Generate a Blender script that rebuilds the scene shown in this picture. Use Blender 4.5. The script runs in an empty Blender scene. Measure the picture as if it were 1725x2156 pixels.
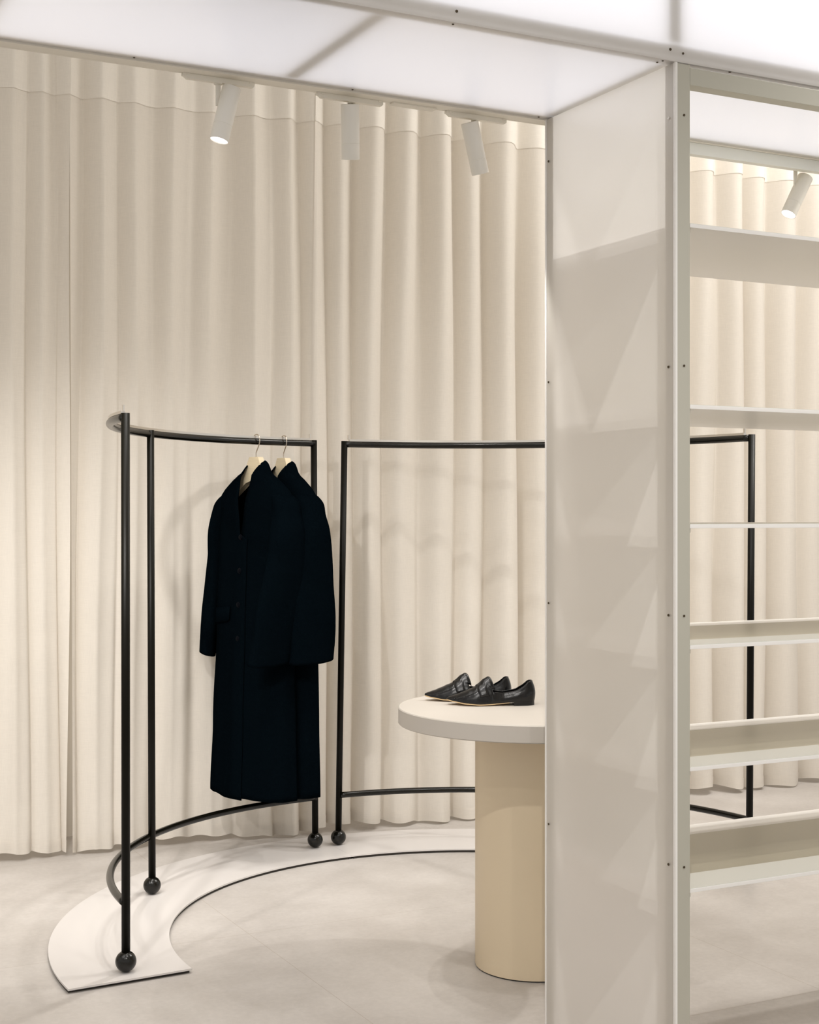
import bpy, bmesh, math, random
from mathutils import Vector, Matrix
random.seed(4)
C = bpy.context.scene.collection
PI = math.pi
# ------------------------------------------------------------------ camera
# world X runs along the curtain (away to the right), Y runs towards the curtain
YAW = math.radians(62.92)
cam_d = bpy.data.cameras.new('camera')
cam = bpy.data.objects.new('camera', cam_d)
C.objects.link(cam)
cam.location = (0, 0, 1.25)
cam.rotation_euler = (PI / 2, 0, YAW - PI / 2)
cam_d.sensor_fit = 'HORIZONTAL'
cam_d.sensor_width = 36.0
cam_d.lens = 3047.5 / 1725 * 36.0
cam_d.shift_y = 4.5 / 1725
cam_d.clip_start = 0.05
bpy.context.scene.camera = cam
# ------------------------------------------------------------------ world, exposure, lights
sc = bpy.context.scene
sc.view_settings.view_transform = 'Standard'
sc.view_settings.look = 'None'
sc.view_settings.gamma = 1.0
sc.view_settings.exposure = 0.0
sc.view_settings.use_curve_mapping = False
sc.cycles.max_bounces = 10
sc.cycles.diffuse_bounces = 6
sc.cycles.transmission_bounces = 6
sc.cycles.caustics_reflective = False
sc.cycles.caustics_refractive = False
sc.cycles.sample_clamp_indirect = 4.0
w = bpy.data.worlds.new('room_fill'); sc.world = w; w.use_nodes = True
w.node_tree.nodes['Background'].inputs[0].default_value = (1.0, 0.97, 0.935, 1)
w.node_tree.nodes['Background'].inputs[1].default_value = 0.77

def spot(loc, target, power, angle=60, blend=0.6, radius=0.02, col=(1, 0.968, 0.925)):
    d = bpy.data.lights.new('spot_beam', 'SPOT')
    d.energy = power; d.spot_size = math.radians(angle); d.spot_blend = blend
    d.shadow_soft_size = radius; d.color = col
    o = bpy.data.objects.new('spot_beam', d); C.objects.link(o)
    o.location = loc
    o.rotation_euler = (Vector(target) - Vector(loc)).to_track_quat('-Z', 'Y').to_euler()
    return o

def area(loc, rot, sx, sy, power, col=(1, 1, 1)):
    d = bpy.data.lights.new('area_light', 'AREA')
    d.shape = 'RECTANGLE'; d.size = sx; d.size_y = sy; d.energy = power; d.color = col
    o = bpy.data.objects.new('area_light', d); C.objects.link(o)
    o.location = loc; o.rotation_euler = rot
    return o

# spots of the shop's ceiling rails (above the frame)
for x0, xt, p in ((-1.4, 0.1, 50), (-0.2, 1.2, 40), (0.8, 2.2, 50), (1.9, 3.2, 70), (3.0, 4.2, 62), (4.2, 5.3, 62)):
    spot((x0, 3.30, 3.5), (xt, 5.2, 0.0), p, 58, 1.0)
# lamps of the canopy track that stand outside the picture or behind the acrylic column
for x0, xt, p in ((-0.6, 0.6, 76), (0.05, 1.1, 84), (0.6, 1.8, 84), (2.40, 3.4, 34), (3.0, 3.9, 12), (3.6, 4.6, 12)):
    spot((x0, 3.03, 2.06), (xt, 5.2, 0.35), p, 66, 1.0)
# spots over the front of the shop, with unseen fill spots added among them
spot((-0.9, 0.6, 3.4), (1.2, 3.6, 0.0), 35, 70, 0.9)
spot((0.9, 0.2, 3.4), (2.6, 3.0, 0.0), 50, 70, 0.9)
spot((0.5, 0.7, 3.3), (1.7, 2.5, 0.0), 110, 60, 1.0)  # unseen fill added to brighten the near floor
spot((3.6, 1.3, 3.4), (2.6, 2.9, 0.6), 110, 64, 0.9)
spot((5.0, -0.2, 3.4), (3.0, 3.2, 0.0), 130, 60, 0.9)  # added fill for the floor at the right, no fixture
spot((4.4, 3.3, 3.45), (2.9, 3.4, 0.0), 130, 70, 0.9)  # second added fill for the right-hand floor, from the back
spot((3.1, 3.15, 2.9), (2.75, 2.9, 0.0), 34, 60, 1.0, 0.05)  # unseen low fill added over the floor by the shelves
spot((1.45, 4.05, 3.6), (1.35, 4.15, 0.0), 60, 40, 0.5)
spot((1.75, 4.25, 3.6), (1.35, 4.15, 0.0), 60, 40, 0.5)
# added unseen spot that brightens the upper part of the acrylic side
spot((3.3, 2.70, 2.10), (1.9, 2.70, 2.0), 30, 50, 0.8, 0.08)
# long unseen area lamps added near the ceiling to lift the upper curtain
area((0.4, 3.75, 3.62), (math.radians(28), 0, 0), 5.0, 0.25, 14, (1, 0.965, 0.92))
area((4.6, 3.75, 3.62), (math.radians(30), 0, 0), 2.6, 0.25, 58, (1, 0.965, 0.92))
# unseen backlight added behind the voile to fill its grooves
area((1.8, 5.56, 1.55), (-PI / 2, 0, 0), 7.2, 2.8, 15, (1, 0.97, 0.93))
# light trays inside the glowing canopy
CX0, CX1 = -0.81, 4.2
area(((CX0 + CX1) / 2, 2.70, 2.42), (0, 0, 0), CX1 - CX0, 0.495, 7.5, (0.87, 0.90, 1.0))
area(((CX0 + CX1) / 2, 2.93, 2.66), (-PI / 2, 0, 0), CX1 - CX0, 0.90, 19.0, (0.87, 0.90, 1.0))

# ------------------------------------------------------------------ materials
def mat(name, col, rough=0.6, metal=0.0, spec=0.5, coat=0.0):
    m = bpy.data.materials.new(name); m.use_nodes = True
    b = m.node_tree.nodes['Principled BSDF']
    b.inputs['Base Color'].default_value = (*col, 1)
    b.inputs['Roughness'].default_value = rough
    b.inputs['Metallic'].default_value = metal
    b.inputs['Specular IOR Level'].default_value = spec
    b.inputs['Coat Weight'].default_value = coat
    return m

def noise_bump(m, scale, strength, dist=0.002, stretch=None, detail=4, colvar=None):
    nt = m.node_tree; N = nt.nodes; L = nt.links
    b = N['Principled BSDF']
    tc = N.new('ShaderNodeTexCoord'); mp = N.new('ShaderNodeMapping')
    if stretch: mp.inputs['Scale'].default_value = stretch
    L.new(tc.outputs['Object'], mp.inputs['Vector'])
    n = N.new('ShaderNodeTexNoise'); n.inputs['Scale'].default_value = scale; n.inputs['Detail'].default_value = detail
    L.new(mp.outputs[0], n.inputs['Vector'])
    bp = N.new('ShaderNodeBump'); bp.inputs['Strength'].default_value = strength; bp.inputs['Distance'].default_value = dist
    L.new(n.outputs['Fac'], bp.inputs['Height']); L.new(bp.outputs[0], b.inputs['Normal'])
    if colvar:
        c = b.inputs['Base Color'].default_value
        r = N.new('ShaderNodeValToRGB')
        r.color_ramp.elements[0].position = 0.3; r.color_ramp.elements[1].position = 0.7
        r.color_ramp.elements[0].color = (c[0] * (1 - colvar), c[1] * (1 - colvar), c[2] * (1 - colvar), 1)
        r.color_ramp.elements[1].color = (min(1, c[0] * (1 + colvar)), min(1, c[1] * (1 + colvar)), min(1, c[2] * (1 + colvar)), 1)
        L.new(n.outputs['Fac'], r.inputs[0]); L.new(r.outputs[0], b.inputs['Base Color'])
    return m

def translucent(name, col, tcol, fac, gloss=0.0, rough=0.3):
    m = bpy.data.materials.new(name); m.use_nodes = True
    nt = m.node_tree; N = nt.nodes; L = nt.links; N.clear()
    out = N.new('ShaderNodeOutputMaterial')
    d = N.new('ShaderNodeBsdfDiffuse'); d.inputs[0].default_value = (*col, 1)
    t = N.new('ShaderNodeBsdfTranslucent'); t.inputs[0].default_value = (*tcol, 1)
    x = N.new('ShaderNodeMixShader'); x.inputs[0].default_value = fac
    L.new(d.outputs[0], x.inputs[1]); L.new(t.outputs[0], x.inputs[2])
    last = x
    if gloss > 0:
        g = N.new('ShaderNodeBsdfGlossy'); g.inputs['Roughness'].default_value = rough
        fr = N.new('ShaderNodeFresnel'); fr.inputs[0].default_value = 1.45
        mu = N.new('ShaderNodeMath'); mu.operation = 'MULTIPLY'; mu.inputs[1].default_value = gloss
        L.new(fr.outputs[0], mu.inputs[0])
        y = N.new('ShaderNodeMixShader'); L.new(mu.outputs[0], y.inputs[0])
        L.new(x.outputs[0], y.inputs[1]); L.new(g.outputs[0], y.inputs[2]); last = y
    L.new(last.outputs[0], out.inputs[0])
    return m, N, L, d, t

M = {}
M['steel_black'] = mat('black_powder_coat', (0.0032, 0.0027, 0.001), 0.42, 0.0, 0.16)
M['ball'] = mat('black_gloss_ball', (0.0035, 0.003, 0.0015), 0.22, 0.0, 0.4)
M['plate_white'] = mat('white_lacquered_steel', (0.62, 0.59, 0.57), 0.38)
M['under_shade'] = mat('under_plate_shade', (0.03, 0.025, 0.02), 0.8)  # near-black base, paints the shade in the gap below the plates
M['silver'] = mat('brushed_silver', (0.72, 0.68, 0.62), 0.28, 1.0)
M['hook'] = mat('satin_nickel_hook', (0.62, 0.55, 0.46), 0.25, 1.0)
M['wood'] = noise_bump(mat('pale_wood', (0.72, 0.61, 0.42), 0.5), 30, 0.05, 0.001, (1, 1, 8), 3, 0.05)
M['wool'] = noise_bump(mat('navy_wool', (0.0013, 0.0028, 0.0041), 1.0, 0, 0.0), 420, 0.5, 0.0015, None, 2, 0.25)
M['button'] = mat('dark_horn', (0.0015, 0.002, 0.0035), 0.6, 0, 0.03)
M['leather'] = noise_bump(mat('black_leather', (0.0035, 0.0035, 0.0038), 0.24, 0, 0.42), 110, 0.35, 0.0015, None, 5)
M['lining'] = mat('black_lining', (0.006, 0.006, 0.006), 0.7)
M['sole'] = mat('tan_leather_sole', (0.62, 0.45, 0.25), 0.5)
M['table'] = noise_bump(mat('cream_lacquer', (0.53, 0.49, 0.44), 0.55), 60, 0.02, 0.0005)
M['pedestal'] = noise_bump(mat('cream_pedestal_lacquer', (0.74, 0.62, 0.445), 0.45), 60, 0.02, 0.0005)
M['lamp'] = mat('warm_white_lamp_paint', (0.80, 0.76, 0.67), 0.55)
M['groove'] = mat('dark_gap', (0.04, 0.035, 0.03), 0.8)
M['frame'] = mat('champagne_aluminium', (0.48, 0.465, 0.395), 0.38, 0.15)
M['strip_front'] = mat('grey_white_shelf_strip', (0.68, 0.68, 0.63), 0.35)
M['beam'] = mat('pale_painted_beam', (0.76, 0.76, 0.70), 0.45)
M['shelf'] = mat('white_acrylic_edge', (0.84, 0.82, 0.79), 0.3)
M['inset'] = mat('greige_shelf_inset', (0.44, 0.405, 0.30), 0.3)
M['screw'] = mat('dark_screw', (0.10, 0.075, 0.045), 0.45, 0.6)
M['screw_cap'] = mat('white_screw_cap', (0.85, 0.82, 0.78), 0.4)
M['white_inside'] = mat('white_box_inside', (0.85, 0.85, 0.85), 0.8)
M['canopy_bar'] = mat('canopy_frame_bar', (0.42, 0.38, 0.31), 0.6)
M['skin'] = translucent('opal_acrylic', (0.88, 0.85, 0.81), (0.93, 0.92, 0.93), 0.45, 0.35, 0.3)[0]
M['fin_skin'] = translucent('frosted_acrylic', (0.93, 0.87, 0.80), (0.93, 0.91, 0.88), 0.56, 0.2, 0.3)[0]

def emit(name, col, s):
    m = bpy.data.materials.new(name); m.use_nodes = True
    b = m.node_tree.nodes['Principled BSDF']
    b.inputs['Base Color'].default_value = (0.8, 0.8, 0.8, 1)
    b.inputs['Emission Color'].default_value = (*col, 1); b.inputs['Emission Strength'].default_value = s
    return m
M['lens'] = emit('lit_lens', (1, 0.97, 1), 1.6)

def curtain_mat(name, c1, c2, fac):
    m, N, L, d, t = translucent(name, c1, c2, fac)
    tc = N.new('ShaderNodeTexCoord')
    mp = N.new('ShaderNodeMapping'); mp.inputs['Scale'].default_value = (1, 1, 0.06)
    L.new(tc.outputs['Object'], mp.inputs[0])
    n1 = N.new('ShaderNodeTexNoise'); n1.inputs['Scale'].default_value = 520; n1.inputs['Detail'].default_value = 2
    L.new(mp.outputs[0], n1.inputs['Vector'])
    mp2 = N.new('ShaderNodeMapping'); mp2.inputs['Scale'].default_value = (0.05, 0.05, 1)
    L.new(tc.outputs['Object'], mp2.inputs[0])
    n2 = N.new('ShaderNodeTexNoise'); n2.inputs['Scale'].default_value = 560; n2.inputs['Detail'].default_value = 2
    L.new(mp2.outputs[0], n2.inputs['Vector'])
    a = N.new('ShaderNodeMath'); a.operation = 'ADD'
    L.new(n1.outputs['Fac'], a.inputs[0]); L.new(n2.outputs['Fac'], a.inputs[1])
    r = N.new('ShaderNodeMapRange'); r.inputs[1].default_value = 0.6; r.inputs[2].default_value = 1.4
    r.inputs[3].default_value = 0.955; r.inputs[4].default_value = 1.03
    L.new(a.outputs[0], r.inputs[0])
    for s in (d, t):
        c = tuple(s.inputs[0].default_value)
        v = N.new('ShaderNodeVectorMath'); v.operation = 'SCALE'; v.inputs[0].default_value = c[:3]
        L.new(r.outputs[0], v.inputs['Scale']); L.new(v.outputs[0], s.inputs[0])
    return m
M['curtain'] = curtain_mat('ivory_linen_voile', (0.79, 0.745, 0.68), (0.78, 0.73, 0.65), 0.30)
M['curtain_lit'] = curtain_mat('lit_linen_voile', (0.87, 0.83, 0.765), (0.86, 0.82, 0.75), 0.22)  # paler copy of the voile, carries the lit top of the curtain

def floor_mat():
    m = mat('warm_grey_stone_tile', (0.6, 0.55, 0.5), 0.42)
    nt = m.node_tree; N = nt.nodes; L = nt.links; b = N['Principled BSDF']
    tc = N.new('ShaderNodeTexCoord')
    sp = N.new('ShaderNodeSeparateXYZ'); L.new(tc.outputs['Object'], sp.inputs[0])
    def grid(axis, off, pitch):
        s = N.new('ShaderNodeMath'); s.operation = 'SUBTRACT'; s.inputs[1].default_value = off; L.new(sp.outputs[axis], s.inputs[0])
        q = N.new('ShaderNodeMath'); q.operation = 'DIVIDE'; q.inputs[1].default_value = pitch; L.new(s.outputs[0], q.inputs[0])
        r = N.new('ShaderNodeMath'); r.operation = 'ROUND'; L.new(q.outputs[0], r.inputs[0])
        d = N.new('ShaderNodeMath'); d.operation = 'SUBTRACT'; L.new(q.outputs[0], d.inputs[0]); L.new(r.outputs[0], d.inputs[1])
        a = N.new('ShaderNodeMath'); a.operation = 'ABSOLUTE'; L.new(d.outputs[0], a.inputs[0])
        c = N.new('ShaderNodeMath'); c.operation = 'LESS_THAN'; c.inputs[1].default_value = 0.00085 / pitch; L.new(a.outputs[0], c.inputs[0])
        return c
    gx = grid(0, 1.536, 1.158); gy = grid(1, 4.057, 1.165)
    mx = N.new('ShaderNodeMath'); mx.operation = 'MAXIMUM'; L.new(gx.outputs[0], mx.inputs[0]); L.new(gy.outputs[0], mx.inputs[1])
    n = N.new('ShaderNodeTexNoise'); n.inputs['Scale'].default_value = 2.2; n.inputs['Detail'].default_value = 9; n.inputs['Roughness'].default_value = 0.62
    L.new(tc.outputs['Object'], n.inputs['Vector'])
    cr = N.new('ShaderNodeValToRGB')
    cr.color_ramp.elements[0].position = 0.36; cr.color_ramp.elements[0].color = (0.435, 0.402, 0.372, 1)
    cr.color_ramp.elements[1].position = 0.64; cr.color_ramp.elements[1].color = (0.545, 0.512, 0.482, 1)
    L.new(n.outputs['Fac'], cr.inputs[0])
    f = N.new('ShaderNodeTexNoise'); f.inputs['Scale'].default_value = 55; f.inputs['Detail'].default_value = 6; f.inputs['Roughness'].default_value = 0.7
    L.new(tc.outputs['Object'], f.inputs['Vector'])
    fr = N.new('ShaderNodeMapRange'); fr.inputs[1].default_value = 0.3; fr.inputs[2].default_value = 0.7; fr.inputs[3].default_value = 0.93; fr.inputs[4].default_value = 1.06
    L.new(f.outputs['Fac'], fr.inputs[0])
    v = N.new('ShaderNodeVectorMath'); v.operation = 'SCALE'; L.new(cr.outputs[0], v.inputs[0]); L.new(fr.outputs[0], v.inputs['Scale'])
    mi = N.new('ShaderNodeMixRGB'); mi.inputs[2].default_value = (0.34, 0.29, 0.24, 1)
    g2 = N.new('ShaderNodeMath'); g2.operation = 'MULTIPLY'; g2.inputs[1].default_value = 0.75; L.new(mx.outputs[0], g2.inputs[0])
    L.new(g2.outputs[0], mi.inputs[0]); L.new(v.outputs[0], mi.inputs[1])
    L.new(mi.outputs[0], b.inputs['Base Color'])
    bp = N.new('ShaderNodeBump'); bp.inputs['Strength'].default_value = 0.06; bp.inputs['Distance'].default_value = 0.001
    L.new(f.outputs['Fac'], bp.inputs['Height']); L.new(bp.outputs[0], b.inputs['Normal'])
    return m
M['floor'] = floor_mat()
M['wall'] = noise_bump(mat('white_plaster', (0.80, 0.77, 0.72), 0.9), 40, 0.1)

# ------------------------------------------------------------------ helpers
def mesh_obj(name, verts, faces, m, parent=None, smooth=False):
    me = bpy.data.meshes.new(name); me.from_pydata([tuple(v) for v in verts], [], faces); me.update()
    bm = bmesh.new(); bm.from_mesh(me); bmesh.ops.recalc_face_normals(bm, faces=bm.faces); bm.to_mesh(me); bm.free()
    me.materials.append(M[m])
    if smooth:
        for p in me.polygons: p.use_smooth = True
    o = bpy.data.objects.new(name, me); C.objects.link(o)
    if parent: o.parent = parent
    return o

def bm_obj(name, bm, m, parent=None, smooth=False):
    bmesh.ops.recalc_face_normals(bm, faces=bm.faces)
    me = bpy.data.meshes.new(name); bm.to_mesh(me); bm.free(); me.materials.append(M[m])
    if smooth:
        for p in me.polygons: p.use_smooth = True
    o = bpy.data.objects.new(name, me); C.objects.link(o)
    if parent: o.parent = parent
    return o

def add_box(bm, x0, x1, y0, y1, z0, z1, bev=0.0):
    r = bmesh.ops.create_cube(bm, size=1.0, matrix=Matrix.Translation(((x0 + x1) / 2, (y0 + y1) / 2, (z0 + z1) / 2)) @ Matrix.Diagonal((x1 - x0, y1 - y0, z1 - z0, 1)))
    if bev:
        es = list({e for v in r['verts'] for e in v.link_edges})
        bmesh.ops.bevel(bm, geom=es, offset=bev, segments=2, affect='EDGES', profile=0.7)

def box(name, x0, x1, y0, y1, z0, z1, m, parent=None, bev=0.0):
    bm = bmesh.new(); add_box(bm, x0, x1, y0, y1, z0, z1, bev)
    return bm_obj(name, bm, m, parent)

def add_tube(bm, pts, r, seg=20, caps=True):
    pts = [Vector(p) for p in pts]; rings = []
    rr = r if isinstance(r, (list, tuple)) else [r] * len(pts)
    up = None
    for i, p in enumerate(pts):
        a = pts[max(0, i - 1)]; b = pts[min(len(pts) - 1, i + 1)]
        t = (b - a).normalized()
        if up is None:
            up = Vector((0, 0, 1)) if abs(t.z) < 0.9 else Vector((1, 0, 0))
        u = t.cross(up).normalized(); v = u.cross(t).normalized(); up = v
        rings.append([bm.verts.new(p + rr[i] * (math.cos(2 * PI * k / seg) * u + math.sin(2 * PI * k / seg) * v)) for k in range(seg)])
    for i in range(len(rings) - 1):
        for k in range(seg):
            f = bm.faces.new((rings[i][k], rings[i][(k + 1) % seg], rings[i + 1][(k + 1) % seg], rings[i + 1][k])); f.smooth = True
    if caps:
        bm.faces.new(rings[0]); bm.faces.new(rings[-1][::-1])

def tube(name, pts, r, m, parent=None, seg=20):
    bm = bmesh.new(); add_tube(bm, pts, r, seg); return bm_obj(name, bm, m, parent)

def add_lathe(bm, prof, seg=64, mtx=None):
    mtx = mtx or Matrix.Identity(4); rings = []
    for (r, z) in prof:
        if r < 1e-6: rings.append([bm.verts.new(mtx @ Vector((0, 0, z)))])
        else: rings.append([bm.verts.new(mtx @ Vector((r * math.cos(2 * PI * k / seg), r * math.sin(2 * PI * k / seg), z))) for k in range(seg)])
    for a, b in zip(rings, rings[1:]):
        for k in range(seg):
            k2 = (k + 1) % seg
            if len(a) == 1 and len(b) == 1: continue
            if len(a) == 1: bm.faces.new((a[0], b[k], b[k2]))
            elif len(b) == 1: bm.faces.new((a[k], a[k2], b[0]))
            else: bm.faces.new((a[k], a[k2], b[k2], b[k]))

def lathe(name, prof, m, parent=None, seg=64, mtx=None, smooth_angle=35):
    bm = bmesh.new(); add_lathe(bm, prof, seg, mtx)
    bmesh.ops.recalc_face_normals(bm, faces=bm.faces)
    for f in bm.faces: f.smooth = True
    for e in bm.edges:
        if len(e.link_faces) == 2 and e.calc_face_angle(0) > math.radians(smooth_angle): e.smooth = False
    return bm_obj(name, bm, m, parent)

def thing(name, label, cat, loc=(0, 0, 0), rotz=0, group=None):
    o = bpy.data.objects.new(name, None); C.objects.link(o)
    o.empty_display_size = 0.05
    o.location = loc; o.rotation_euler = (0, 0, rotz); o['label'] = label; o['category'] = cat
    if group: o['group'] = group
    return o

def tag(o, label, cat, group=None):
    o['label'] = label; o['category'] = cat
    if group: o['group'] = group
    return o

def struct(o):
    o['kind'] = 'structure'; return o

# ------------------------------------------------------------------ room shell
struct(box('floor', -3.5, 8.0, -2.5, 5.6, -0.05, 0.0, 'floor'))
struct(box('wall_back', -3.5, 8.0, 5.6, 5.7, 0.0, 3.7, 'wall'))
struct(box('ceiling', -3.5, 8.0, -2.5, 5.7, 3.7, 3.75, 'wall'))

# ------------------------------------------------------------------ curtains
CREST = [-1.9 + 0.15 * i for i in range(20)] + [1.09, 1.19, 1.298, 1.419, 1.546, 1.695, 1.836, 1.983, 2.133, 2.235, 2.35, 2.484, 2.632, 2.784, 2.928, 3.075,
         3.228, 3.38, 3.53, 3.68, 3.83, 3.975, 4.12, 4.279, 4.422, 4.574, 4.745] + [4.9 + 0.15 * i for i in range(12)]
AMP = [0.5 + 0.5 * random.random() for _ in CREST]
for i, c in enumerate(CREST):
    if c > 2.3: AMP[i] = 0.88 + 0.2 * random.random()
def phase(X):
    for i in range(len(CREST) - 1):
        if CREST[i] <= X < CREST[i + 1]:
            t = (X - CREST[i]) / (CREST[i + 1] - CREST[i])
            return i + t, AMP[i] * (1 - t) + AMP[i + 1] * t
    return 0, 0.8
def base_y(X):
    pts = [(-2, 5.36), (1.0, 5.28), (1.8, 5.26), (2.2, 5.205), (2.8, 5.165), (3.4, 5.15), (4.8, 5.15), (7, 5.15)]
    for (a, ya), (b, yb) in zip(pts, pts[1:]):
        if a <= X <= b:
            t = (X - a) / (b - a); t = t * t * (3 - 2 * t); return ya * (1 - t) + yb * t
    return pts[-1][1]
def curtain(name, xa, xb, label, phi):
    root = thing(name, label, 'curtain', ((xa + xb) / 2, 5.22, 0.02), 0, 'curtain panels along the back wall')
    ox, oy = (xa + xb) / 2, 5.22
    NX = int((xb - xa) / 0.005); NZ = 56; H0, H1 = 0.0, 3.6
    V = []; F = []
    for j in range(NZ + 1):
        q = j / NZ; z = H0 + (H1 - H0) * q
        low = 1 - q
        for i in range(NX + 1):
            X = xa + (xb - xa) * i / NX
            ph, am = phase(X + 0.022 * low * math.sin(4.1 * X + phi) + 0.012 * low * math.sin(13 * X + 2 * phi) + 0.006 * math.sin(2.3 * z + 9 * X))
            am *= 1 + 0.35 * low * math.sin(5.3 * X + phi)
            A = (0.022 + 0.015 * min(1, max(0, (X - 1.6) / 1.0))) * am * (1.0 + 0.12 * math.sin(3.1 * X + 2.2 * z)) * (1 + 0.10 * low)
            c = math.cos(2 * PI * ph); s = math.sin(2 * PI * ph)
            k = 0.65 * min(1, max(0, (2.5 - X) / 0.5))
            c = c * (1 - k) + (1.55 - 2.4 * abs(math.sin(PI * ph)) ** 0.75) * k * 0.8
            y = base_y(X) - A * c - 0.010 * am * math.cos(2 * PI * ph * 0.5 + phi) - 0.004 * math.sin(4 * PI * ph + 1.3 + 3 * low)
            y += 0.004 * math.sin(31 * X + 1.7 * z + phi) * low + 0.0035 * math.sin(47 * X - 2.1 * z)
            x = X + 0.016 * am * s
            zz = z
            if j == 0:
                zz = 0.022 + 0.012 * math.sin(7.3 * X + phi) + 0.004 * math.sin(60 * X)
                y -= 0.003 * math.sin(80 * X)
            V.append((x - ox, y - oy, zz - 0.02))
    for j in range(NZ):
        for i in range(NX):
            a = j * (NX + 1) + i; F.append((a, a + 1, a + NX + 2, a + NX + 1))
    mesh_obj('cloth', V, F, 'curtain', root, True)
    # stitched hem: a narrow doubled band along the foot of the cloth
    HV = []; HF = []
    for i in range(NX + 1):
        lo = V[i]; hi = V[i + NX + 1]; t = 0.045 / (hi[2] - lo[2])
        HV.append((lo[0], lo[1] - 0.0025, lo[2] - 0.001)); HV.append((lo[0] + (hi[0] - lo[0]) * t, lo[1] + (hi[1] - lo[1]) * t - 0.0025, lo[2] + 0.045))
    for i in range(NX): HF.append((2 * i, 2 * i + 2, 2 * i + 3, 2 * i + 1))
    mesh_obj('hem', HV, HF, 'curtain', root, True)
    # brighter light across the head of the cloth, painted as a paler overlay
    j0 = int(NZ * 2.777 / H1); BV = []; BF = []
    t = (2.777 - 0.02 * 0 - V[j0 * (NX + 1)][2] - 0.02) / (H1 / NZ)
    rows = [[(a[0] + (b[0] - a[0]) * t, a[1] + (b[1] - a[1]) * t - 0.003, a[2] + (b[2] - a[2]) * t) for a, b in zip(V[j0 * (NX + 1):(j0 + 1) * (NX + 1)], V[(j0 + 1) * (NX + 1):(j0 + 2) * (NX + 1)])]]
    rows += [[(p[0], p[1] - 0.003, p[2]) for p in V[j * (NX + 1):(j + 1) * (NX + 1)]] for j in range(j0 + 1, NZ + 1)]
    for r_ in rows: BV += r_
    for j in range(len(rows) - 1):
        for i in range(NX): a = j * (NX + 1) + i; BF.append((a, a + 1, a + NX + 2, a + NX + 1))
    mesh_obj('lit_top_band', BV, BF, 'curtain_lit', root, True)
    return root
curtain('curtain', -1.2, 1.302, 'ivory linen curtain panel at the far left edge, left of the tall front rack post', 0.3)
curtain('curtain', 1.296, 2.236, 'ivory linen curtain panel hanging directly behind the navy coats and curved left rack', 1.9)
curtain('curtain', 2.232, 5.6, 'long ivory linen curtain panel behind the round table and the white shelving', 3.1)

# ------------------------------------------------------------------ clothes racks on white plates
RC = Vector((2.2, 3.83)); RR = 1.105; ZP = 0.0135
def pol(deg, r=RR): t = math.radians(deg); return Vector((RC.x + r * math.cos(t), RC.y + r * math.sin(t)))
def arc(d0, d1, r, z, n=48): return [(*pol(d0 + (d1 - d0) * i / n, r), z) for i in range(n + 1)]

def rack(label, plabel, d_plate, posts, rail_ends, low_ends, strip, stops):
    root = thing('clothes_rack', label, 'clothes rack', (0, 0, 0), 0, 'curved black clothes racks')
    for nm, ra, rb, z0, z1, m in (('base_plate', 0.935, 1.278, 0.0085, ZP, 'plate_white'), ('shaded_feet', 0.939, 1.274, 0.0, 0.0085, 'under_shade')):
        n = 72; bm = bmesh.new(); q = []
        d0, d1 = d_plate
        if m == 'under_shade': d0 += 0.6; d1 -= 0.6
        for i in range(n + 1):
            d = d0 + (d1 - d0) * i / n
            q.append([bm.verts.new((*pol(d, r), z)) for r, z in ((ra, z0), (rb, z0), (rb, z1), (ra, z1))])
        for a, b in zip(q, q[1:]):
            for k in range(4): bm.faces.new((a[k], a[(k + 1) % 4], b[(k + 1) % 4], b[k]))
        bm.faces.new(q[0]); bm.faces.new(q[-1][::-1])
        o = bm_obj(nm, bm, m, root)
        if nm == 'base_plate': o['label'] = plabel
    for (bx, by, tx, ty) in posts:
        p = tube('post', [(bx, by, ZP + 0.05), (tx, ty, 1.5235)], 0.0118, 'steel_black', root, 24)
        pr = [(0.0285 * math.sin(PI * k / 20), ZP + 0.0285 - 0.0285 * math.cos(PI * k / 20)) for k in range(21)]
        lathe('ball_foot', pr, 'ball', root, 40, Matrix.Translation((bx, by, 0)))
    def rail_path(ends, z, zr=None):
        d0, d1 = ends
        return arc(d0, d1, RR, z, 60)
    tube('top_rail', rail_path(rail_ends, 1.5115), 0.0118, 'ball', root, 24)
    tube('lower_rail', rail_path(low_ends, 0.200), 0.0110, 'ball', root, 24)
    # slim silver strip on top of the rail
    d0, d1 = strip; n = 60; bm = bmesh.new(); q = []
    for i in range(n + 1):
        d = d0 + (d1 - d0) * i / n
        q.append([bm.verts.new((*pol(d, RR + dr), z)) for dr, z in ((-0.006, 1.5225), (0.006, 1.5225), (0.006, 1.5305), (-0.006, 1.5305))])
    for a, b in zip(q, q[1:]):
        for k in range(4): bm.faces.new((a[k], a[(k + 1) % 4], b[(k + 1) % 4], b[k]))
    bm.faces.new(q[0]); bm.faces.new(q[-1][::-1])
    bm_obj('silver_strip', bm, 'silver', root)
    for d in stops:
        x, y = pol(d)
        box('end_stop', x - 0.0022, x + 0.0022, y - 0.004, y + 0.004, 1.529, 1.546, 'silver', root)
    return root

P1 = (1.098, 3.832, 1.097, 3.833); P2 = (1.399, 4.578, 1.394, 4.580); P3 = (2.133, 4.941, 2.125, 4.935)
P4 = (2.229, 4.944, 2.249, 4.934); P6 = (*pol(46), *pol(46)); P5 = (*pol(3.4), *(pol(3.0) + Vector((0.004, 0))))
rack('black curved clothes rack on a white plate carrying the two navy coats', 'white curved floor plate with a cut left end', (90.0, 183.2), (P1, P2, P3), (180.0, 93.9), (180.0, 93.5), (179.0, 95.0), (179.2, 94.8))
rack('empty black curved clothes rack running behind the round table and shelving', 'white curved floor plate behind the table', (1.4, 89.97), (P4, P6, P5), (87.5, 3.2), (88.4, 3.4), (86.5, 4.5), (86.6, 4.6))

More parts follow.
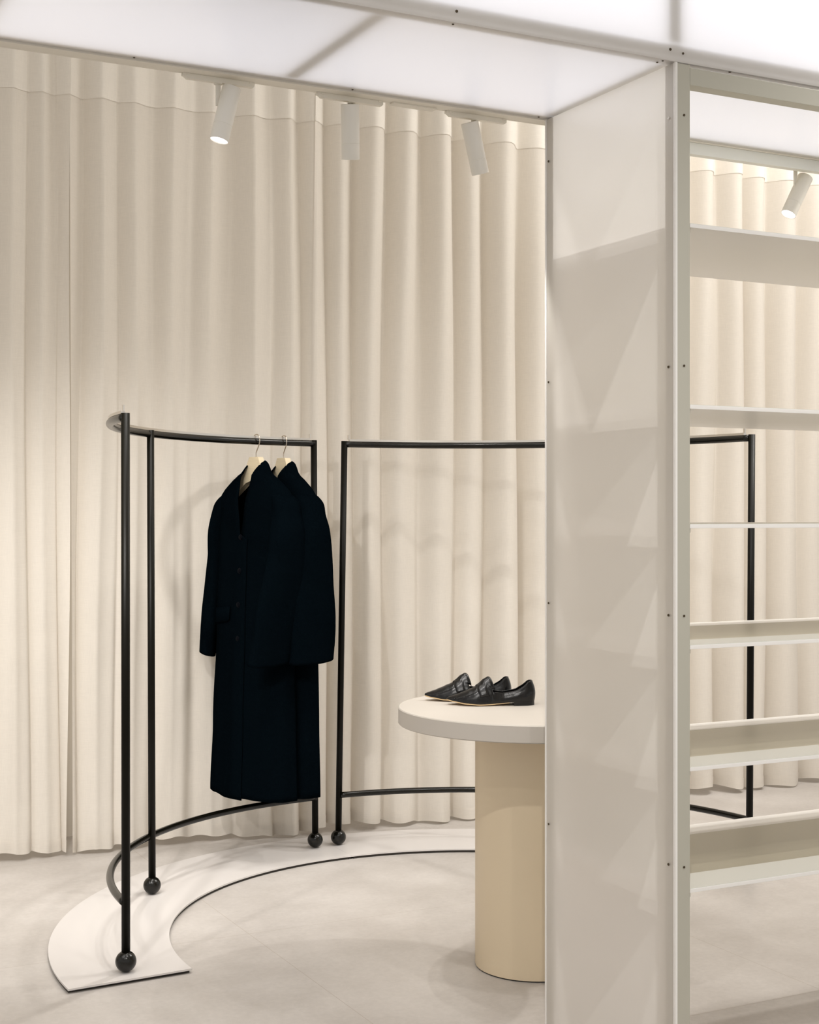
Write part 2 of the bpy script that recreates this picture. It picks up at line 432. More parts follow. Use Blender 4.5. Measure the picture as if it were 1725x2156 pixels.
# ------------------------------------------------------------------ coats and hangers
def hanger(deg, label):
    x, y = pol(deg)
    root = thing('coat_hanger', label, 'hanger', (x, y, 1.455), math.radians(deg + 90), 'pale wooden hangers on the rail')
    # local x = front of the garment, y = towards the near shoulder
    prof = [(-0.026, 0.0), (0.026, 0.0), (0.040, -0.034), (0.052, -0.050), (0.09, -0.090), (0.13, -0.122), (0.15, -0.145), (0.142, -0.156),
            (0.10, -0.130), (0.045, -0.092), (0, -0.080), (-0.045, -0.092), (-0.10, -0.130), (-0.142, -0.156), (-0.15, -0.145), (-0.13, -0.122), (-0.09, -0.090), (-0.052, -0.050), (-0.040, -0.034)]
    bm = bmesh.new()
    fr = [bm.verts.new((0.0125, s, z)) for s, z in prof]; bk = [bm.verts.new((-0.0125, s, z)) for s, z in prof]
    bm.faces.new(fr); bm.faces.new(bk[::-1])
    for k in range(len(prof)): bm.faces.new((fr[k], fr[(k + 1) % len(prof)], bk[(k + 1) % len(prof)], bk[k]))
    bmesh.ops.bevel(bm, geom=[e for e in bm.edges], offset=0.0012, segments=2, affect='EDGES')
    bm_obj('wooden_body', bm, 'wood', root)
    pts = [(0, 0, -0.004), (0, 0, 0.012), (0, 0.002, 0.020), (0, 0.010, 0.033), (0, 0.018, 0.047), (0, 0.0205, 0.058), (0, 0.019, 0.069), (0, 0.013, 0.078), (0, 0.003, 0.0815), (0, -0.008, 0.079), (0, -0.0155, 0.071), (0, -0.0175, 0.064)]
    sm = []
    P = [Vector(p) for p in pts]
    for i in range(len(P) - 1):
        p0 = P[max(0, i - 1)]; p1 = P[i]; p2 = P[i + 1]; p3 = P[min(len(P) - 1, i + 2)]
        for k in range(4):
            t = k / 4
            sm.append(0.5 * ((2 * p1) + (-p0 + p2) * t + (2 * p0 - 5 * p1 + 4 * p2 - p3) * t * t + (-p0 + 3 * p1 - 3 * p2 + p3) * t ** 3))
    sm.append(P[-1])
    tube('hook', sm, 0.0021, 'hook', root, 12)
    return root

def interp(tab, z):
    if z <= tab[0][0]: return tab[0][1:]
    for a, b in zip(tab, tab[1:]):
        if a[0] <= z <= b[0]:
            t = (z - a[0]) / (b[0] - a[0]); t2 = t * t * (3 - 2 * t) if (b[0] - a[0]) > 0.1 else t
            return tuple(p * (1 - t2) + q * t2 for p, q in zip(a[1:], b[1:]))
    return tab[-1][1:]

def coat(deg, label, near, far, hem_shift=0.0):
    x, y = pol(deg)
    root = thing('coat', label, 'coat', (x, y, 0.0), math.radians(deg + 90), 'long navy coats hanging on the rack')
    #        z     S      D      s0     d0
    body = [(0.245, 0.208, 0.088, -0.006, 0.012), (0.50, 0.200, 0.082, -0.004, 0.010), (0.86, 0.188, 0.076, 0, 0.006), (1.10, 0.186, 0.072, 0, 0.002), (1.24, 0.188, 0.066, 0, 0),
            (1.280, 0.190, 0.066, 0, 0), (1.305, 0.187, 0.064, 0, 0), (1.322, 0.177, 0.060, 0, 0), (1.340, 0.160, 0.055, 0, 0), (1.356, 0.138, 0.051, 0, 0), (1.374, 0.110, 0.048, 0, 0), (1.390, 0.078, 0.046, 0, 0), (1.402, 0.062, 0.044, 0, -0.001), (1.418, 0.053, 0.042, 0, -0.001), (1.432, 0.046, 0.038, 0, -0.001), (1.440, 0.040, 0.033, 0, 0), (1.443, 0.035, 0.028, 0, 0)]
    zs = []
    for a, b in zip(body, body[1:]):
        n = max(1, round((b[0] - a[0]) / 0.02))
        zs += [a[0] + (b[0] - a[0]) * k / n for k in range(n)]
    zs.append(body[-1][0])
    NA = 72; V = []; F = []
    for z in zs:
        S, D, s0, d0 = interp(body, z)
        g = 0.0 if z < 1.175 else 0.030 * min(1, (z - 1.175) / 0.20) ** 0.9
        if z > 1.40: g = 0.030
        p = 2.5
        th_g = math.asin(min(0.95, (g / S)) ** (p / 2)) if g > 0 else 0.0
        low = max(0, (1.1 - z) / 0.9)
        for k in range(NA + 1):
            a0, a1 = th_g, 2 * PI - th_g
            if g == 0: a0 = -0.16; a1 = 2 * PI - 0.02
            a = a0 + (a1 - a0) * k / NA
            cs, sn = math.cos(a), math.sin(a)
            d = D * math.copysign(abs(cs) ** (2 / p), cs); s = -S * math.copysign(abs(sn) ** (2 / p), sn)
            fold = 0.007 * low * math.sin(5 * a + 0.8 + deg) + 0.004 * low * math.sin(11 * a + 2 * z + deg)
            d += fold * abs(cs); s += fold * sn
            if k <= 3: d += 0.0045 * (1 - k / 4)
            if g > 0 and z > 1.2: d += 0.0
            # bring the far front of the collar down towards the throat
            zz = z
            if z > 1.392: zz = z - 0.040 * max(0, (cs + 0.5) / 1.5) ** 1.6 * (z - 1.392) / 0.05
            if k <= 6 and z < 0.27: zz -= 0.006 * (1 - k / 7)
            V.append((d0 + d, s0 + s, zz))
    W = NA + 1
    for j in range(len(zs) - 1):
        for k in range(NA): a = j * W + k; F.append((a, a + 1, a + W + 1, a + W))
    o = mesh_obj('coat_body', V, F, 'wool', root, True)
    md = o.modifiers.new('cloth thickness', 'SOLIDIFY'); md.thickness = 0.004; md.offset = -1
    # sleeves: (z, s, d, half wide, half thin, angle of the wide axis from the front axis)
    for nm, tab in (('sleeve', near), ('sleeve', far)):
        V = []; F = []; n = 48
        tab = sorted(tab)
        zz = [tab[0][0] + (tab[-1][0] - tab[0][0]) * k / 60 for k in range(61)]
        for z in zz:
            s, d, wd, thn, ang = smooth_tab(tab, z)
            ax = (math.cos(ang), math.sin(ang)); bx = (-ax[1], ax[0])
            for k in range(n):
                t = 2 * PI * k / n
                u = wd * math.copysign(abs(math.cos(t)) ** 0.85, math.cos(t)); v = thn * math.copysign(abs(math.sin(t)) ** 0.9, math.sin(t))
                wob = 1 + 0.03 * math.sin(3 * t + 14 * z) + 0.015 * math.sin(7 * t + 30 * z)
                V.append((d + (u * ax[0] + v * bx[0]) * wob, s + (u * ax[1] + v * bx[1]) * wob, z - 0.010 * math.sin(t + 0.6) * (1 if z < tab[0][0] + 0.04 else 0)))
        for j in range(60):
            for k in range(n): F.append((j * n + k, j * n + (k + 1) % n, (j + 1) * n + (k + 1) % n, (j + 1) * n + k))
        F.append(tuple(60 * n + k for k in range(n)))
        o = mesh_obj(nm, V, F, 'wool', root, True)
        md = o.modifiers.new('cloth thickness', 'SOLIDIFY'); md.thickness = 0.004; md.offset = -1
    # buttons down the placket and a pocket flap on the far side
    for z in (1.168, 1.048, 0.928, 0.808):
        S, D, s0, d0 = interp(body, z)
        lathe('button', [(0, 0.004), (0.006, 0.004), (0.0095, 0.0025), (0.0105, 0), (0.0, 0)], 'button', root, 20,
              Matrix.Translation((d0 + D + 0.0035, s0 + 0.006, z)) @ Matrix.Rotation(PI / 2, 4, 'Y'))
    S, D, s0, d0 = interp(body, 0.89)
    V = []; F = []
    for i in range(9):
        s = -0.155 + 0.115 * i / 8
        dd = D * (1 - abs(s / S) ** 2.5) ** (1 / 2.5)
        for j, z in enumerate((0.915, 0.89, 0.862 + (0.006 if i in (0, 8) else 0))):
            V.append((d0 + dd + 0.006 + 0.002 * j, s, z + 0.012 * (i / 8 - 0.5)))
    for i in range(8):
        for j in range(2): a = i * 3 + j; F.append((a, a + 3, a + 4, a + 1))
    o = mesh_obj('pocket_flap', V, F, 'wool', root, True)
    md = o.modifiers.new('flap thickness', 'SOLIDIFY'); md.thickness = 0.004; md.offset = 0
    return root

def smooth_tab(tab, z):
    # Catmull-Rom through the table rows
    n = len(tab)
    for i in range(n - 1):
        if tab[i][0] <= z <= tab[i + 1][0] + 1e-9:
            t = (z - tab[i][0]) / (tab[i + 1][0] - tab[i][0]); r = []
            for c in range(1, len(tab[0])):
                p1 = tab[i][c]; p2 = tab[i + 1][c]
                m1 = (tab[i + 1][c] - tab[max(0, i - 1)][c]) / (tab[i + 1][0] - tab[max(0, i - 1)][0]) * (tab[i + 1][0] - tab[i][0])
                m2 = (tab[min(n - 1, i + 2)][c] - tab[i][c]) / (tab[min(n - 1, i + 2)][0] - tab[i][0]) * (tab[i + 1][0] - tab[i][0])
                r.append((2 * t ** 3 - 3 * t * t + 1) * p1 + (t ** 3 - 2 * t * t + t) * m1 + (-2 * t ** 3 + 3 * t * t) * p2 + (t ** 3 - t * t) * m2)
            return r
    return tab[-1][1:]

nearA = [(0.735, 0.205, 0.098, 0.093, 0.030, 0.0), (0.90, 0.212, 0.064, 0.100, 0.036, 0.0), (1.07, 0.214, 0.036, 0.083, 0.040, 0.0), (1.19, 0.205, 0.020, 0.066, 0.044, 0.0),
         (1.25, 0.180, 0.006, 0.056, 0.042, 0.0), (1.285, 0.168, 0.0, 0.054, 0.039, 0.0), (1.306, 0.154, 0.0, 0.048, 0.035, 0.0), (1.322, 0.138, 0.0, 0.038, 0.026, 0.0), (1.332, 0.122, 0.0, 0.018, 0.014, 0.0)]
farA = [(0.735, -0.262, 0.025, 0.068, 0.030, 0.97), (0.90, -0.242, 0.020, 0.066, 0.034, 0.97), (1.07, -0.215, 0.014, 0.062, 0.038, 0.9), (1.19, -0.198, 0.010, 0.058, 0.042, 0.6),
        (1.25, -0.178, 0.004, 0.054, 0.042, 0.2), (1.285, -0.168, 0.0, 0.054, 0.039, 0.1), (1.306, -0.154, 0.0, 0.048, 0.035, 0.0), (1.322, -0.138, 0.0, 0.038, 0.026, 0.0), (1.332, -0.122, 0.0, 0.018, 0.014, 0.0)]
nearB = [(0.735, 0.245, 0.044, 0.088, 0.032, -0.1), (0.90, 0.240, 0.034, 0.088, 0.036, -0.05), (1.07, 0.225, 0.020, 0.078, 0.040, 0.0), (1.19, 0.208, 0.010, 0.066, 0.044, 0.0),
         (1.25, 0.182, 0.004, 0.056, 0.042, 0.0), (1.285, 0.168, 0.0, 0.054, 0.039, 0.0), (1.306, 0.154, 0.0, 0.048, 0.035, 0.0), (1.322, 0.138, 0.0, 0.038, 0.026, 0.0), (1.332, 0.122, 0.0, 0.018, 0.014, 0.0)]
hanger(106.9, 'pale wooden hanger holding the front navy coat, left of the two hangers')
coat(106.9, 'long navy wool coat hanging in front, its buttoned front showing', nearA, farA)
hanger(100.6, 'pale wooden hanger holding the rear navy coat, nearest the rack corner post')
coat(100.6, 'long navy wool coat hanging behind the other, beside the rack corner post', nearB, farA)

# ------------------------------------------------------------------ round table
TC = (2.137, 3.422)
t = thing('round_table', 'cream round pedestal table with a pair of black shoes on it', 'table', (TC[0], TC[1], 0))
lathe('tabletop', [(0, 0.671), (0.374, 0.671), (0.3765, 0.6735), (0.3765, 0.7145), (0.374, 0.717), (0, 0.717)], 'table', t, 128)
lathe('pedestal', [(0, 0.004), (0.162, 0.004), (0.1625, 0.006), (0.1625, 0.6705), (0, 0.6705)], 'pedestal', t, 96)
lathe('foot_ring', [(0, 0.0), (0.158, 0.0), (0.158, 0.004), (0, 0.004)], 'groove', t, 64)  # recessed base, coloured dark for the shade in its gap

# ------------------------------------------------------------------ loafers
L_ = 0.245
def lerp_tab(tab, x):
    if x <= tab[0][0]: return tab[0][1]
    for (a, b) in zip(tab, tab[1:]):
        if a[0] <= x <= b[0]:
            t = (x - a[0]) / (b[0] - a[0]); t = t * t * (3 - 2 * t) * 0.5 + t * 0.5
            return a[1] * (1 - t) + b[1] * t
    return tab[-1][1]
WID = [(0, 0.004), (0.002, 0.014), (0.008, 0.022), (0.02, 0.028), (0.05, 0.030), (0.09, 0.030), (0.13, 0.036), (0.165, 0.040), (0.19, 0.036), (0.21, 0.028), (0.228, 0.0175), (0.238, 0.0115), (0.243, 0.0075), (0.245, 0.004)]
BOT = [(0, 0.0105), (0.06, 0.0095), (0.10, 0.006), (0.15, 0.004), (0.19, 0.0065), (0.225, 0.011), (0.245, 0.015)]
TOPL = [(0, 0.067), (0.010, 0.066), (0.03, 0.052), (0.055, 0.039), (0.09, 0.034), (0.118, 0.037)]
CRN = [(0.118, 0.061), (0.135, 0.062), (0.158, 0.054), (0.178, 0.045), (0.198, 0.036), (0.218, 0.028), (0.235, 0.0225), (0.245, 0.0185)]
def up_pt(x, side, q):
    """point on the shoe upper: q 0 at the welt .. 1 at the top line or ridge"""
    wv = lerp_tab(WID, x); zb = lerp_tab(BOT, x)
    if x < 0.1185:
        zt = lerp_tab(TOPL, x); z = zb + (zt - zb) * q
        y = wv * (1 + 0.05 * math.sin(PI * min(1, q * 1.3)) - 0.22 * q * q)
        xx = x + (0.004 * math.sin(PI * q) * -1 + 0.006 * q * q) * max(0, 1 - x / 0.04)
        return Vector((xx, side * y, z))
    h = lerp_tab(CRN, x); a = q * PI / 2
    y = wv * max(0.0, math.cos(a)) ** 0.85; z = zb + (h - zb) * math.sin(a) ** 1.12
    return Vector((x, side * y, z))
def shoe(loc, rot, label, mirror=1):
    root = thing('loafer', label, 'shoe', loc, rot, 'pair of black loafers')
    xs = [0, 0.001, 0.0025, 0.005, 0.009, 0.014, 0.02, 0.03, 0.04, 0.05, 0.06, 0.07, 0.08, 0.09, 0.10, 0.108, 0.114, 0.118, 0.119] + [0.122 + 0.0045 * i for i in range(27)] + [0.2420, 0.2445]
    NQ = 12; bm = bmesh.new(); G = []
    for x in xs:
        row = [bm.verts.new(up_pt(x, -1, k / NQ)) for k in range(NQ + 1)] + [bm.verts.new(up_pt(x, 1, 1 - k / NQ)) for k in range(NQ + 1)]
        G.append(row)
    W = 2 * NQ + 2
    for i in range(len(xs) - 1):
        for k in range(W - 1):
            if k == NQ: continue
            bm.faces.new((G[i][k], G[i][k + 1], G[i + 1][k + 1], G[i + 1][k]))
    for k in range(NQ):   # back of the heel
        bm.faces.new((G[0][k], G[0][k + 1], G[0][W - 2 - k], G[0][W - 1 - k]))
    bmesh.ops.remove_doubles(bm, verts=bm.verts, dist=0.0004)
    for v in bm.verts: v.co.y += 0.006 * mirror * math.sin(PI * v.co.x / L_) * (v.co.x / L_)
    o = bm_obj('upper', bm, 'leather', root, True)
    md = o.modifiers.new('leather thickness', 'SOLIDIFY'); md.thickness = 0.0018; md.offset = 0
    sb = o.modifiers.new('rounding', 'SUBSURF'); sb.levels = 1; sb.render_levels = 1
    def sh(p): return Vector((p.x, p.y + 0.006 * mirror * math.sin(PI * p.x / L_) * (p.x / L_), p.z))
    # insole
    V = [sh(Vector((x, s * lerp_tab(WID, x) * 0.95, lerp_tab(BOT, x) + 0.004))) for x in xs[:30] for s in (-1, 1)]
    mesh_obj('insole', V, [(2 * i, 2 * i + 1, 2 * i + 3, 2 * i + 2) for i in range(29)], 'lining', root)
    # tongue standing up over the instep
    V = []; F = []; na, nb = 14, 16
    for i in range(na + 1):
        u = i / na; x = 0.124 + 0.040 * u
        hz = 0.0785 - 0.0035 * max(0, 1 - u * 5) ** 2 - 0.0225 * max(0, u - 0.12)
        end = lerp_tab(CRN, x) + 0.0012
        if u > 0.5: hz = hz * (1 - (u - 0.5) / 0.5) + end * ((u - 0.5) / 0.5)
        wd = 0.0205 + 0.010 * u
        for k in range(nb + 1):
            a = -1 + 2 * k / nb
            V.append(sh(Vector((x - 0.013 * abs(a) ** 1.6 * (1 - u), a * wd, hz - (0.031 - 0.008 * u) * abs(a) ** 2.3))))
    for i in range(na):
        for k in range(nb): a = i * (nb + 1) + k; F.append((a, a + 1, a + nb + 2, a + nb + 1))
    o = mesh_obj('tongue', V, F, 'leather', root, True)
    md = o.modifiers.new('leather thickness', 'SOLIDIFY'); md.thickness = 0.0024; md.offset = 0
    # saddle strap over the vamp
    V = []; F = []
    for i in range(7):
        u = i / 6
        for k in range(25):
            a = -1 + 2 * k / 24; side = -1 if a < 0 else 1; q = 1 - abs(a) * 0.72
            x = 0.138 + 0.026 * u - 0.012 * abs(a) + 0.002 * math.sin(3 * a)
            p = up_pt(x, side, q); n = Vector((0, p.y, max(0.001, p.z - 0.01))).normalized()
            V.append(sh(p + n * (0.0024 if 0 < i < 6 else 0.0006) + Vector((0, 0, 0.0062 * (1 - u) * max(0, 1 - abs(a) * 1.2)))))
    for i in range(6):
        for k in range(24): a = i * 25 + k; F.append((a, a + 1, a + 26, a + 25))
    o = mesh_obj('strap', V, F, 'leather', root, True)
    md = o.modifiers.new('leather thickness', 'SOLIDIFY'); md.thickness = 0.0018; md.offset = 0
    # gathered stitching that runs round the toe piece
    for side in (-1, 1):
        bm = bmesh.new()
        for k in range(13):
            x = 0.160 + 0.0052 * k; q = 0.52 - 0.015 * k
            p = sh(up_pt(x, side, q)); n = Vector((0, p.y, 0.012)).normalized()
            bmesh.ops.create_uvsphere(bm, u_segments=8, v_segments=6, radius=1, matrix=Matrix.Translation(p + n * 0.0004) @ Matrix.Diagonal((0.0034, 0.0019, 0.0019, 1)))
        bm_obj('toe_stitching', bm, 'leather', root, True)
    # rolled top line
    pts = [sh(up_pt(x, -1, 1.0)) for x in reversed(xs[:17])] + [sh(up_pt(x, 1, 1.0)) for x in xs[:17]]
    tube('top_edge', pts, 0.0013, 'leather', root, 8)
    # sole and heel
    bm = bmesh.new(); q = []
    for x in [v for v in xs if v > 0.061]:
        wv = lerp_tab(WID, x) + 0.0012; zb = lerp_tab(BOT, x) + 0.0006
        tt = 0.0030 if x > 0.11 else 0.0018
        q.append([bm.verts.new(sh(Vector((x, s * wv, z)))) for s, z in ((-1, zb - tt), (1, zb - tt), (1, zb), (-1, zb))])
    for a, b in zip(q, q[1:]):
        for k in range(4): bm.faces.new((a[k], a[(k + 1) % 4], b[(k + 1) % 4], b[k]))
    bm.faces.new(q[0]); bm.faces.new(q[-1][::-1])
    s_ = bm_obj('sole', bm, 'sole', root); s_['label'] = 'thin tan leather sole'
    bm = bmesh.new(); q = []
    for x in [v for v in xs[1:] if v <= 0.062]:
        wv = lerp_tab(WID, x) + 0.001
        q.append([bm.verts.new(sh(Vector((x - 0.001, s * wv, z)))) for s, z in ((-1, 0), (1, 0), (1, lerp_tab(BOT, x) + 0.0012), (-1, lerp_tab(BOT, x) + 0.0012))])
    for a, b in zip(q, q[1:]):
        for k in range(4): bm.faces.new((a[k], a[(k + 1) % 4], b[(k + 1) % 4], b[k]))
    bm.faces.new(q[0]); bm.faces.new(q[-1][::-1])
    bm_obj('heel', bm, 'leather', root)
    return root
# origin at the back of the heel, local x runs to the toe
sd = math.atan2(3.561 - 3.454, 1.945 - 2.154)
shoe((2.157, 3.452, 0.7172), sd, 'black pointed leather loafer standing nearer the camera on the table', 1)
shoe((2.140, 3.553, 0.7172), sd - 0.03, 'black pointed leather loafer standing behind the other on the table', -1)

# ------------------------------------------------------------------ glowing canopy
Y0, Y1 = 2.445, 2.95; ZC = 2.200; ZT = 3.17
can = thing('light_canopy', 'long glowing white acrylic ceiling box with thin grey joints', 'light box', (0, 0, ZC))
def cbox(name, x0, x1, y0, y1, z0, z1, m, bev=0.0): return box(name, x0, x1, y0, y1, z0 - ZC, z1 - ZC, m, can, bev)
seams = [-0.809, -0.138, 0.533, 1.204, 1.875, 3.05, 4.20]
for a, b in zip(seams, seams[1:]):
    mesh_obj('underside_panel', [(a, Y0, 0), (b, Y0, 0), (b, Y1, 0), (a, Y1, 0)], [(0, 1, 2, 3)], 'skin', can)
    mesh_obj('front_panel', [(a, Y0, 0), (b, Y0, 0), (b, Y0, ZT - ZC), (a, Y0, ZT - ZC)], [(0, 1, 2, 3)], 'skin', can)
for i, s in enumerate(seams):
    cbox('frame_bar', s - 0.017, s + 0.017, Y0 + 0.04, Y1 - 0.03, ZC + 0.010, ZC + 0.020, 'canopy_bar')
    cbox('frame_bar', s - 0.017, s + 0.017, Y0 + 0.010, Y0 + 0.022, ZC + 0.042, ZT - 0.01, 'canopy_bar')
cbox('frame_bar', seams[0], seams[-1], Y0 + 0.008, Y0 + 0.034, ZC + 0.008, ZC + 0.034, 'canopy_bar')
cbox('frame_bar', seams[0], seams[-1], Y1 - 0.022, Y1 - 0.002, ZC + 0.006, ZC + 0.020, 'canopy_bar')
cbox('top_board', seams[0], seams[-1], Y0, Y1 + 0.042, ZT, ZT + 0.012, 'white_inside')
cbox('back_board', seams[0], seams[-1], Y1, Y1 + 0.008, ZC + 0.02, ZT, 'white_inside')
for s in (seams[0] - 0.01, seams[-1]): cbox('end_board', s, s + 0.01, Y0, Y1, ZC, ZT, 'white_inside')
# back rim with the slot for the lamp track
cbox('back_rim', seams[0], seams[-1], Y1 - 0.001, Y1 + 0.030, ZC - 0.004, ZC + 0.02, 'lamp', 0.001)
cbox('rim_lip', seams[0], seams[-1], Y1 + 0.033, Y1 + 0.042, ZC - 0.003, ZC + 0.02, 'lamp')
cbox('track_slot', seams[0], seams[-1], Y1 + 0.030, Y1 + 0.033, ZC + 0.001, ZC + 0.02, 'groove')
# thin clear edge where front and underside panels meet
mesh_obj('corner_edge', [(seams[0], Y0 - 0.003, -0.003), (seams[-1], Y0 - 0.003, -0.003), (seams[-1], Y0 - 0.003, 0.002), (seams[0], Y0 - 0.003, 0.002),
                         (seams[0], Y0 + 0.003, -0.003), (seams[-1], Y0 + 0.003, -0.003), (seams[-1], Y0 + 0.003, 0.002), (seams[0], Y0 + 0.003, 0.002)],
         [(0, 1, 2, 3), (4, 5, 6, 7), (0, 1, 5, 4), (3, 2, 6, 7), (0, 3, 7, 4), (1, 2, 6, 5)], 'skin', can)
def screw(p, axis, parent, r=0.0022, m='screw', h=0.0012):
    rot = {'x': Matrix.Rotation(-PI / 2, 4, 'Y'), 'y': Matrix.Rotation(PI / 2, 4, 'X'), 'z': Matrix.Rotation(PI, 4, 'X')}[axis]
    return lathe('screw', [(0, h * 0.4), (r * 0.5, h * 0.4), (r * 0.6, h), (r * 0.9, h), (r, 0)], m, parent, 14, Matrix.Translation(p) @ rot)
for p, ax, r in (((1.352, Y0 - 0.0005, 0.020), 'y', 0.0030), ((1.862, Y0 - 0.0005, 0.021), 'y', 0.0030), ((1.895, Y0 - 0.0005, 0.017), 'y', 0.0026),
                 ((1.352, Y0 + 0.014, -0.0005), 'z', 0.0024), ((1.852, Y0 + 0.012, -0.0005), 'z', 0.0024), ((1.848, Y0 + 0.026, -0.0005), 'z', 0.0024),
                 ((0.86, Y1 - 0.010, -0.0005), 'z', 0.0024), ((1.36, Y1 - 0.010, -0.0005), 'z', 0.0024), ((1.85, Y1 - 0.010, -0.0005), 'z', 0.0024)):
    screw(p, ax, can, r)
screw((2.02, Y0 + 0.0, -0.004), 'z', can, 0.003)

# ------------------------------------------------------------------ shelving unit
su = thing('shelving_unit', 'tall white acrylic open shelving unit with six empty shelves', 'shelf', (1.897, 2.70, 0))
def sbox(name, x0, x1, y0, y1, z0, z1, m, parent=None, bev=0.0):
    return box(name, x0 - 1.897, x1 - 1.897, y0 - 2.70, y1 - 2.70, z0, z1, m, parent or su, bev)
def fin(x0, flip):
    xa, xb = (x0, x0 + 0.038)
    sk = 'fin_skin'
    for xx in ((xa,) if flip > 0 else (xb,)):
        mesh_obj('side_panel', [(xx - 1.897, Y0 - 2.70, 0), (xx - 1.897, Y1 - 2.70, 0), (xx - 1.897, Y1 - 2.70, 2.197), (xx - 1.897, Y0 - 2.70, 2.197)], [(0, 1, 2, 3)], sk, su)
    sbox('front_post', xa + 0.004, xb - 0.0005, Y0, Y0 + 0.036, 0, 2.196, 'frame', None, 0.0008)
    sbox('back_post', xa + 0.004, xb - 0.0005, Y1 - 0.034, Y1, 0, 2.196, 'frame', None, 0.0008)
    sbox('front_edge', xa - 0.001, xa + 0.004, Y0 - 0.0015, Y0 + 0.006, 0, 2.197, 'shelf')
    sbox('back_edge', xa - 0.001, xa + 0.004, Y1 - 0.005, Y1 + 0.0015, 0, 2.197, 'shelf')
FX0, FX1 = 1.876, 3.62
fin(FX0, 1); fin(FX1, -1)
xa, xb = FX0 + 0.038, FX1
for z in (1.863, 1.481, 1.229, 0.974, 0.717, 0.461):
    s_ = sbox('shelf', xa, xb, Y0, Y1, z - 0.009, z - 0.001, 'shelf', None, 0.0008)
    sbox('inset', xa + 0.001, xb - 0.001, Y0 + 0.105, Y1 - 0.09, z - 0.0012, z - 0.0002, 'inset', s_)
    sbox('front_strip', xa + 0.001, xb - 0.001, Y0 + 0.0005, Y0 + 0.105, z - 0.0012, z, 'strip_front', s_)
    sbox('back_strip', xa + 0.001, xb - 0.001, Y1 - 0.09, Y1 - 0.0005, z - 0.0012, z, 'shelf', s_)
    sbox('bracket', xa, xa + 0.004, Y0 + 0.004, Y0 + 0.02, z - 0.018, z - 0.009, 'frame', s_)
sbox('front_beam', xa, xb, Y0, Y0 + 0.034, 2.154, 2.190, 'frame', None, 0.0008)
sbox('back_beam', xa, xb, Y1 + 0.0005, Y1 + 0.022, 2.166, 2.1955, 'beam', None, 0.0008)
def wz(u, v, yp):   # height of a mark read off the photograph on the plane Y = yp
    r = (u - 862.5) / 3047.5; s, c = math.sin(YAW), math.cos(YAW)
    k = yp / (-r * c + s); return (1082.5 - v) / 3047.5 * k + 1.25
for v in (343, 806, 1269, 1732):
    screw((FX0 - 0.0015 - 1.897, Y1 - 0.016 - 2.70, wz(1150, v, Y1)), 'x', su, 0.0028)
for v, vv in ((242, 242), (770, 770), (1297, 1297), (1826, 1826)):
    screw((FX0 - 0.0015 - 1.897, Y0 + 0.022 - 2.70, wz(1412, v, Y0)), 'x', su, 0.0030, 'screw_cap' if v == 242 else 'screw')
    screw((FX0 + 0.022 - 1.897, Y0 - 0.0005 - 2.70, wz(1438, vv, Y0)), 'y', su, 0.0026)

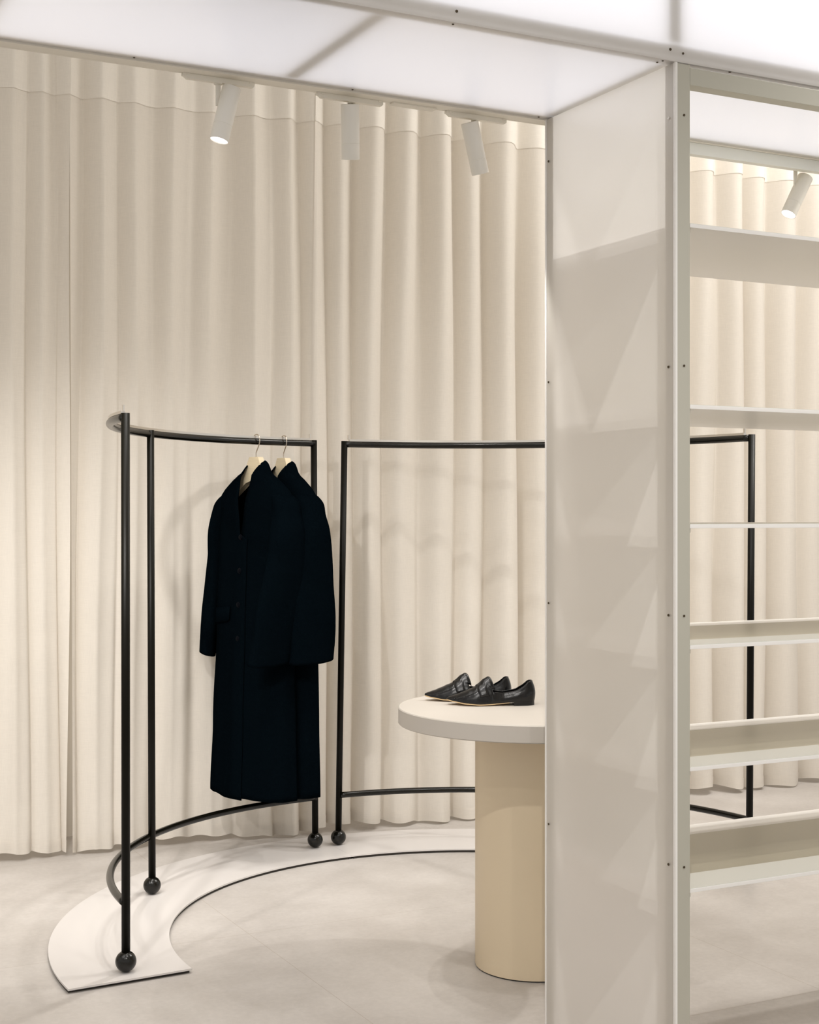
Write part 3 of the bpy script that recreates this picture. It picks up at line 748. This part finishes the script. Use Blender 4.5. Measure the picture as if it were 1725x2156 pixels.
# ------------------------------------------------------------------ track spotlights
def track_lamp(xc, stem_x, stem_len, pivot_off, aim, label, power, angle=42, adapter=0.163):
    """xc middle of the adapter; the barrel hangs beside the stem and points along aim"""
    yl = 2.986; zt = ZC - 0.004
    root = thing('track_spotlight', label, 'lamp', (stem_x, yl, zt), 0, 'white track spotlights under the canopy')
    h = adapter / 2; dx = xc - stem_x
    bm = bmesh.new()
    P = [(-h, 0.0), (h, 0.0), (h, -0.0085), (h - 0.003, -0.011), (-h + 0.010, -0.011), (-h + 0.004, -0.006), (-h, -0.005)]
    f = [bm.verts.new((dx + a, -0.006, b)) for a, b in P]; k_ = [bm.verts.new((dx + a, 0.006, b)) for a, b in P]
    bm.faces.new(f); bm.faces.new(k_[::-1])
    for i in range(len(P)): bm.faces.new((f[i], f[(i + 1) % len(P)], k_[(i + 1) % len(P)], k_[i]))
    bm_obj('adapter', bm, 'lamp', root)
    for sx in (-h + 0.012, h - 0.008):
        box('clip', dx + sx - 0.004, dx + sx + 0.004, -0.0072, -0.0055, -0.004, 0.003, 'lamp', root, 0.0006)
    lathe('collar', [(0, -0.011), (0.009, -0.011), (0.0095, -0.0135), (0.006, -0.0145), (0, -0.0145)], 'lamp', root, 24)
    box('stem', -0.0055, 0.0055, -0.002, 0.002, -stem_len, -0.0145, 'lamp', root, 0.0008)
    a = Vector(aim).normalized()
    q = a.to_track_quat('Z', 'Y').to_matrix().to_4x4()
    piv = Vector(pivot_off)      # centre of the barrel
    Lb, Rb = 0.122, 0.0207
    mt = Matrix.Translation(piv - a * (Lb * 0.5)) @ q
    lathe('barrel', [(0, 0), (Rb - 0.0012, 0), (Rb, 0.0012), (Rb, 0.0865), (Rb - 0.0004, 0.087), (Rb - 0.0004, 0.0875), (Rb, 0.088), (Rb, Lb), (Rb - 0.0012, Lb), (Rb - 0.0012, Lb - 0.003), (0, Lb - 0.003)], 'lamp', root, 48, mt)
    l_ = lathe('lens', [(0, Lb - 0.0022), (Rb - 0.0014, Lb - 0.0022)], 'lens', root, 40, mt)
    l_['label'] = 'lit round lens'
    o = spot(root.location + piv + a * (Lb * 0.5 + 0.004), root.location + piv + a * 2, power, angle, 0.5, 0.016)
    return root
def rgt(r, f, z):   # direction given as right / away / up of the camera's heading
    s, c = math.sin(YAW), math.cos(YAW); return Vector((r * s + f * c, -r * c + f * s, z))
track_lamp(1.0605, 1.060, 0.060, rgt(0.016, 0.0, -0.078), rgt(-0.22, -0.12, -1.0), 'white cylindrical track spotlight at the left with its lit lens showing', 22)
track_lamp(1.3745, 1.379, 0.050, rgt(-0.003, 0.0, -0.078), rgt(0.0, 0.30, -1.0), 'white cylindrical track spotlight in the middle, pointing straight down', 20, 50)
track_lamp(1.7035, 1.701, 0.055, rgt(0.0, 0.0, -0.078), rgt(0.24, 0.28, -1.0), 'white cylindrical track spotlight nearest the acrylic column, leaning right', 16, 46)
track_lamp(2.665, 2.690, 0.075, rgt(0.004, 0.0, -0.092), rgt(-0.50, -0.26, -1.0), 'white cylindrical track spotlight at the right edge, above the shelves', 16)
# track end connector between the second and third lamp
tag(box('track_connector', 1.478, 1.592, 2.972, 2.996, ZC - 0.0075, ZC - 0.004, 'lamp', None, 0.001), 'thin white track joint cover between the middle and right-hand spotlights', 'track part')
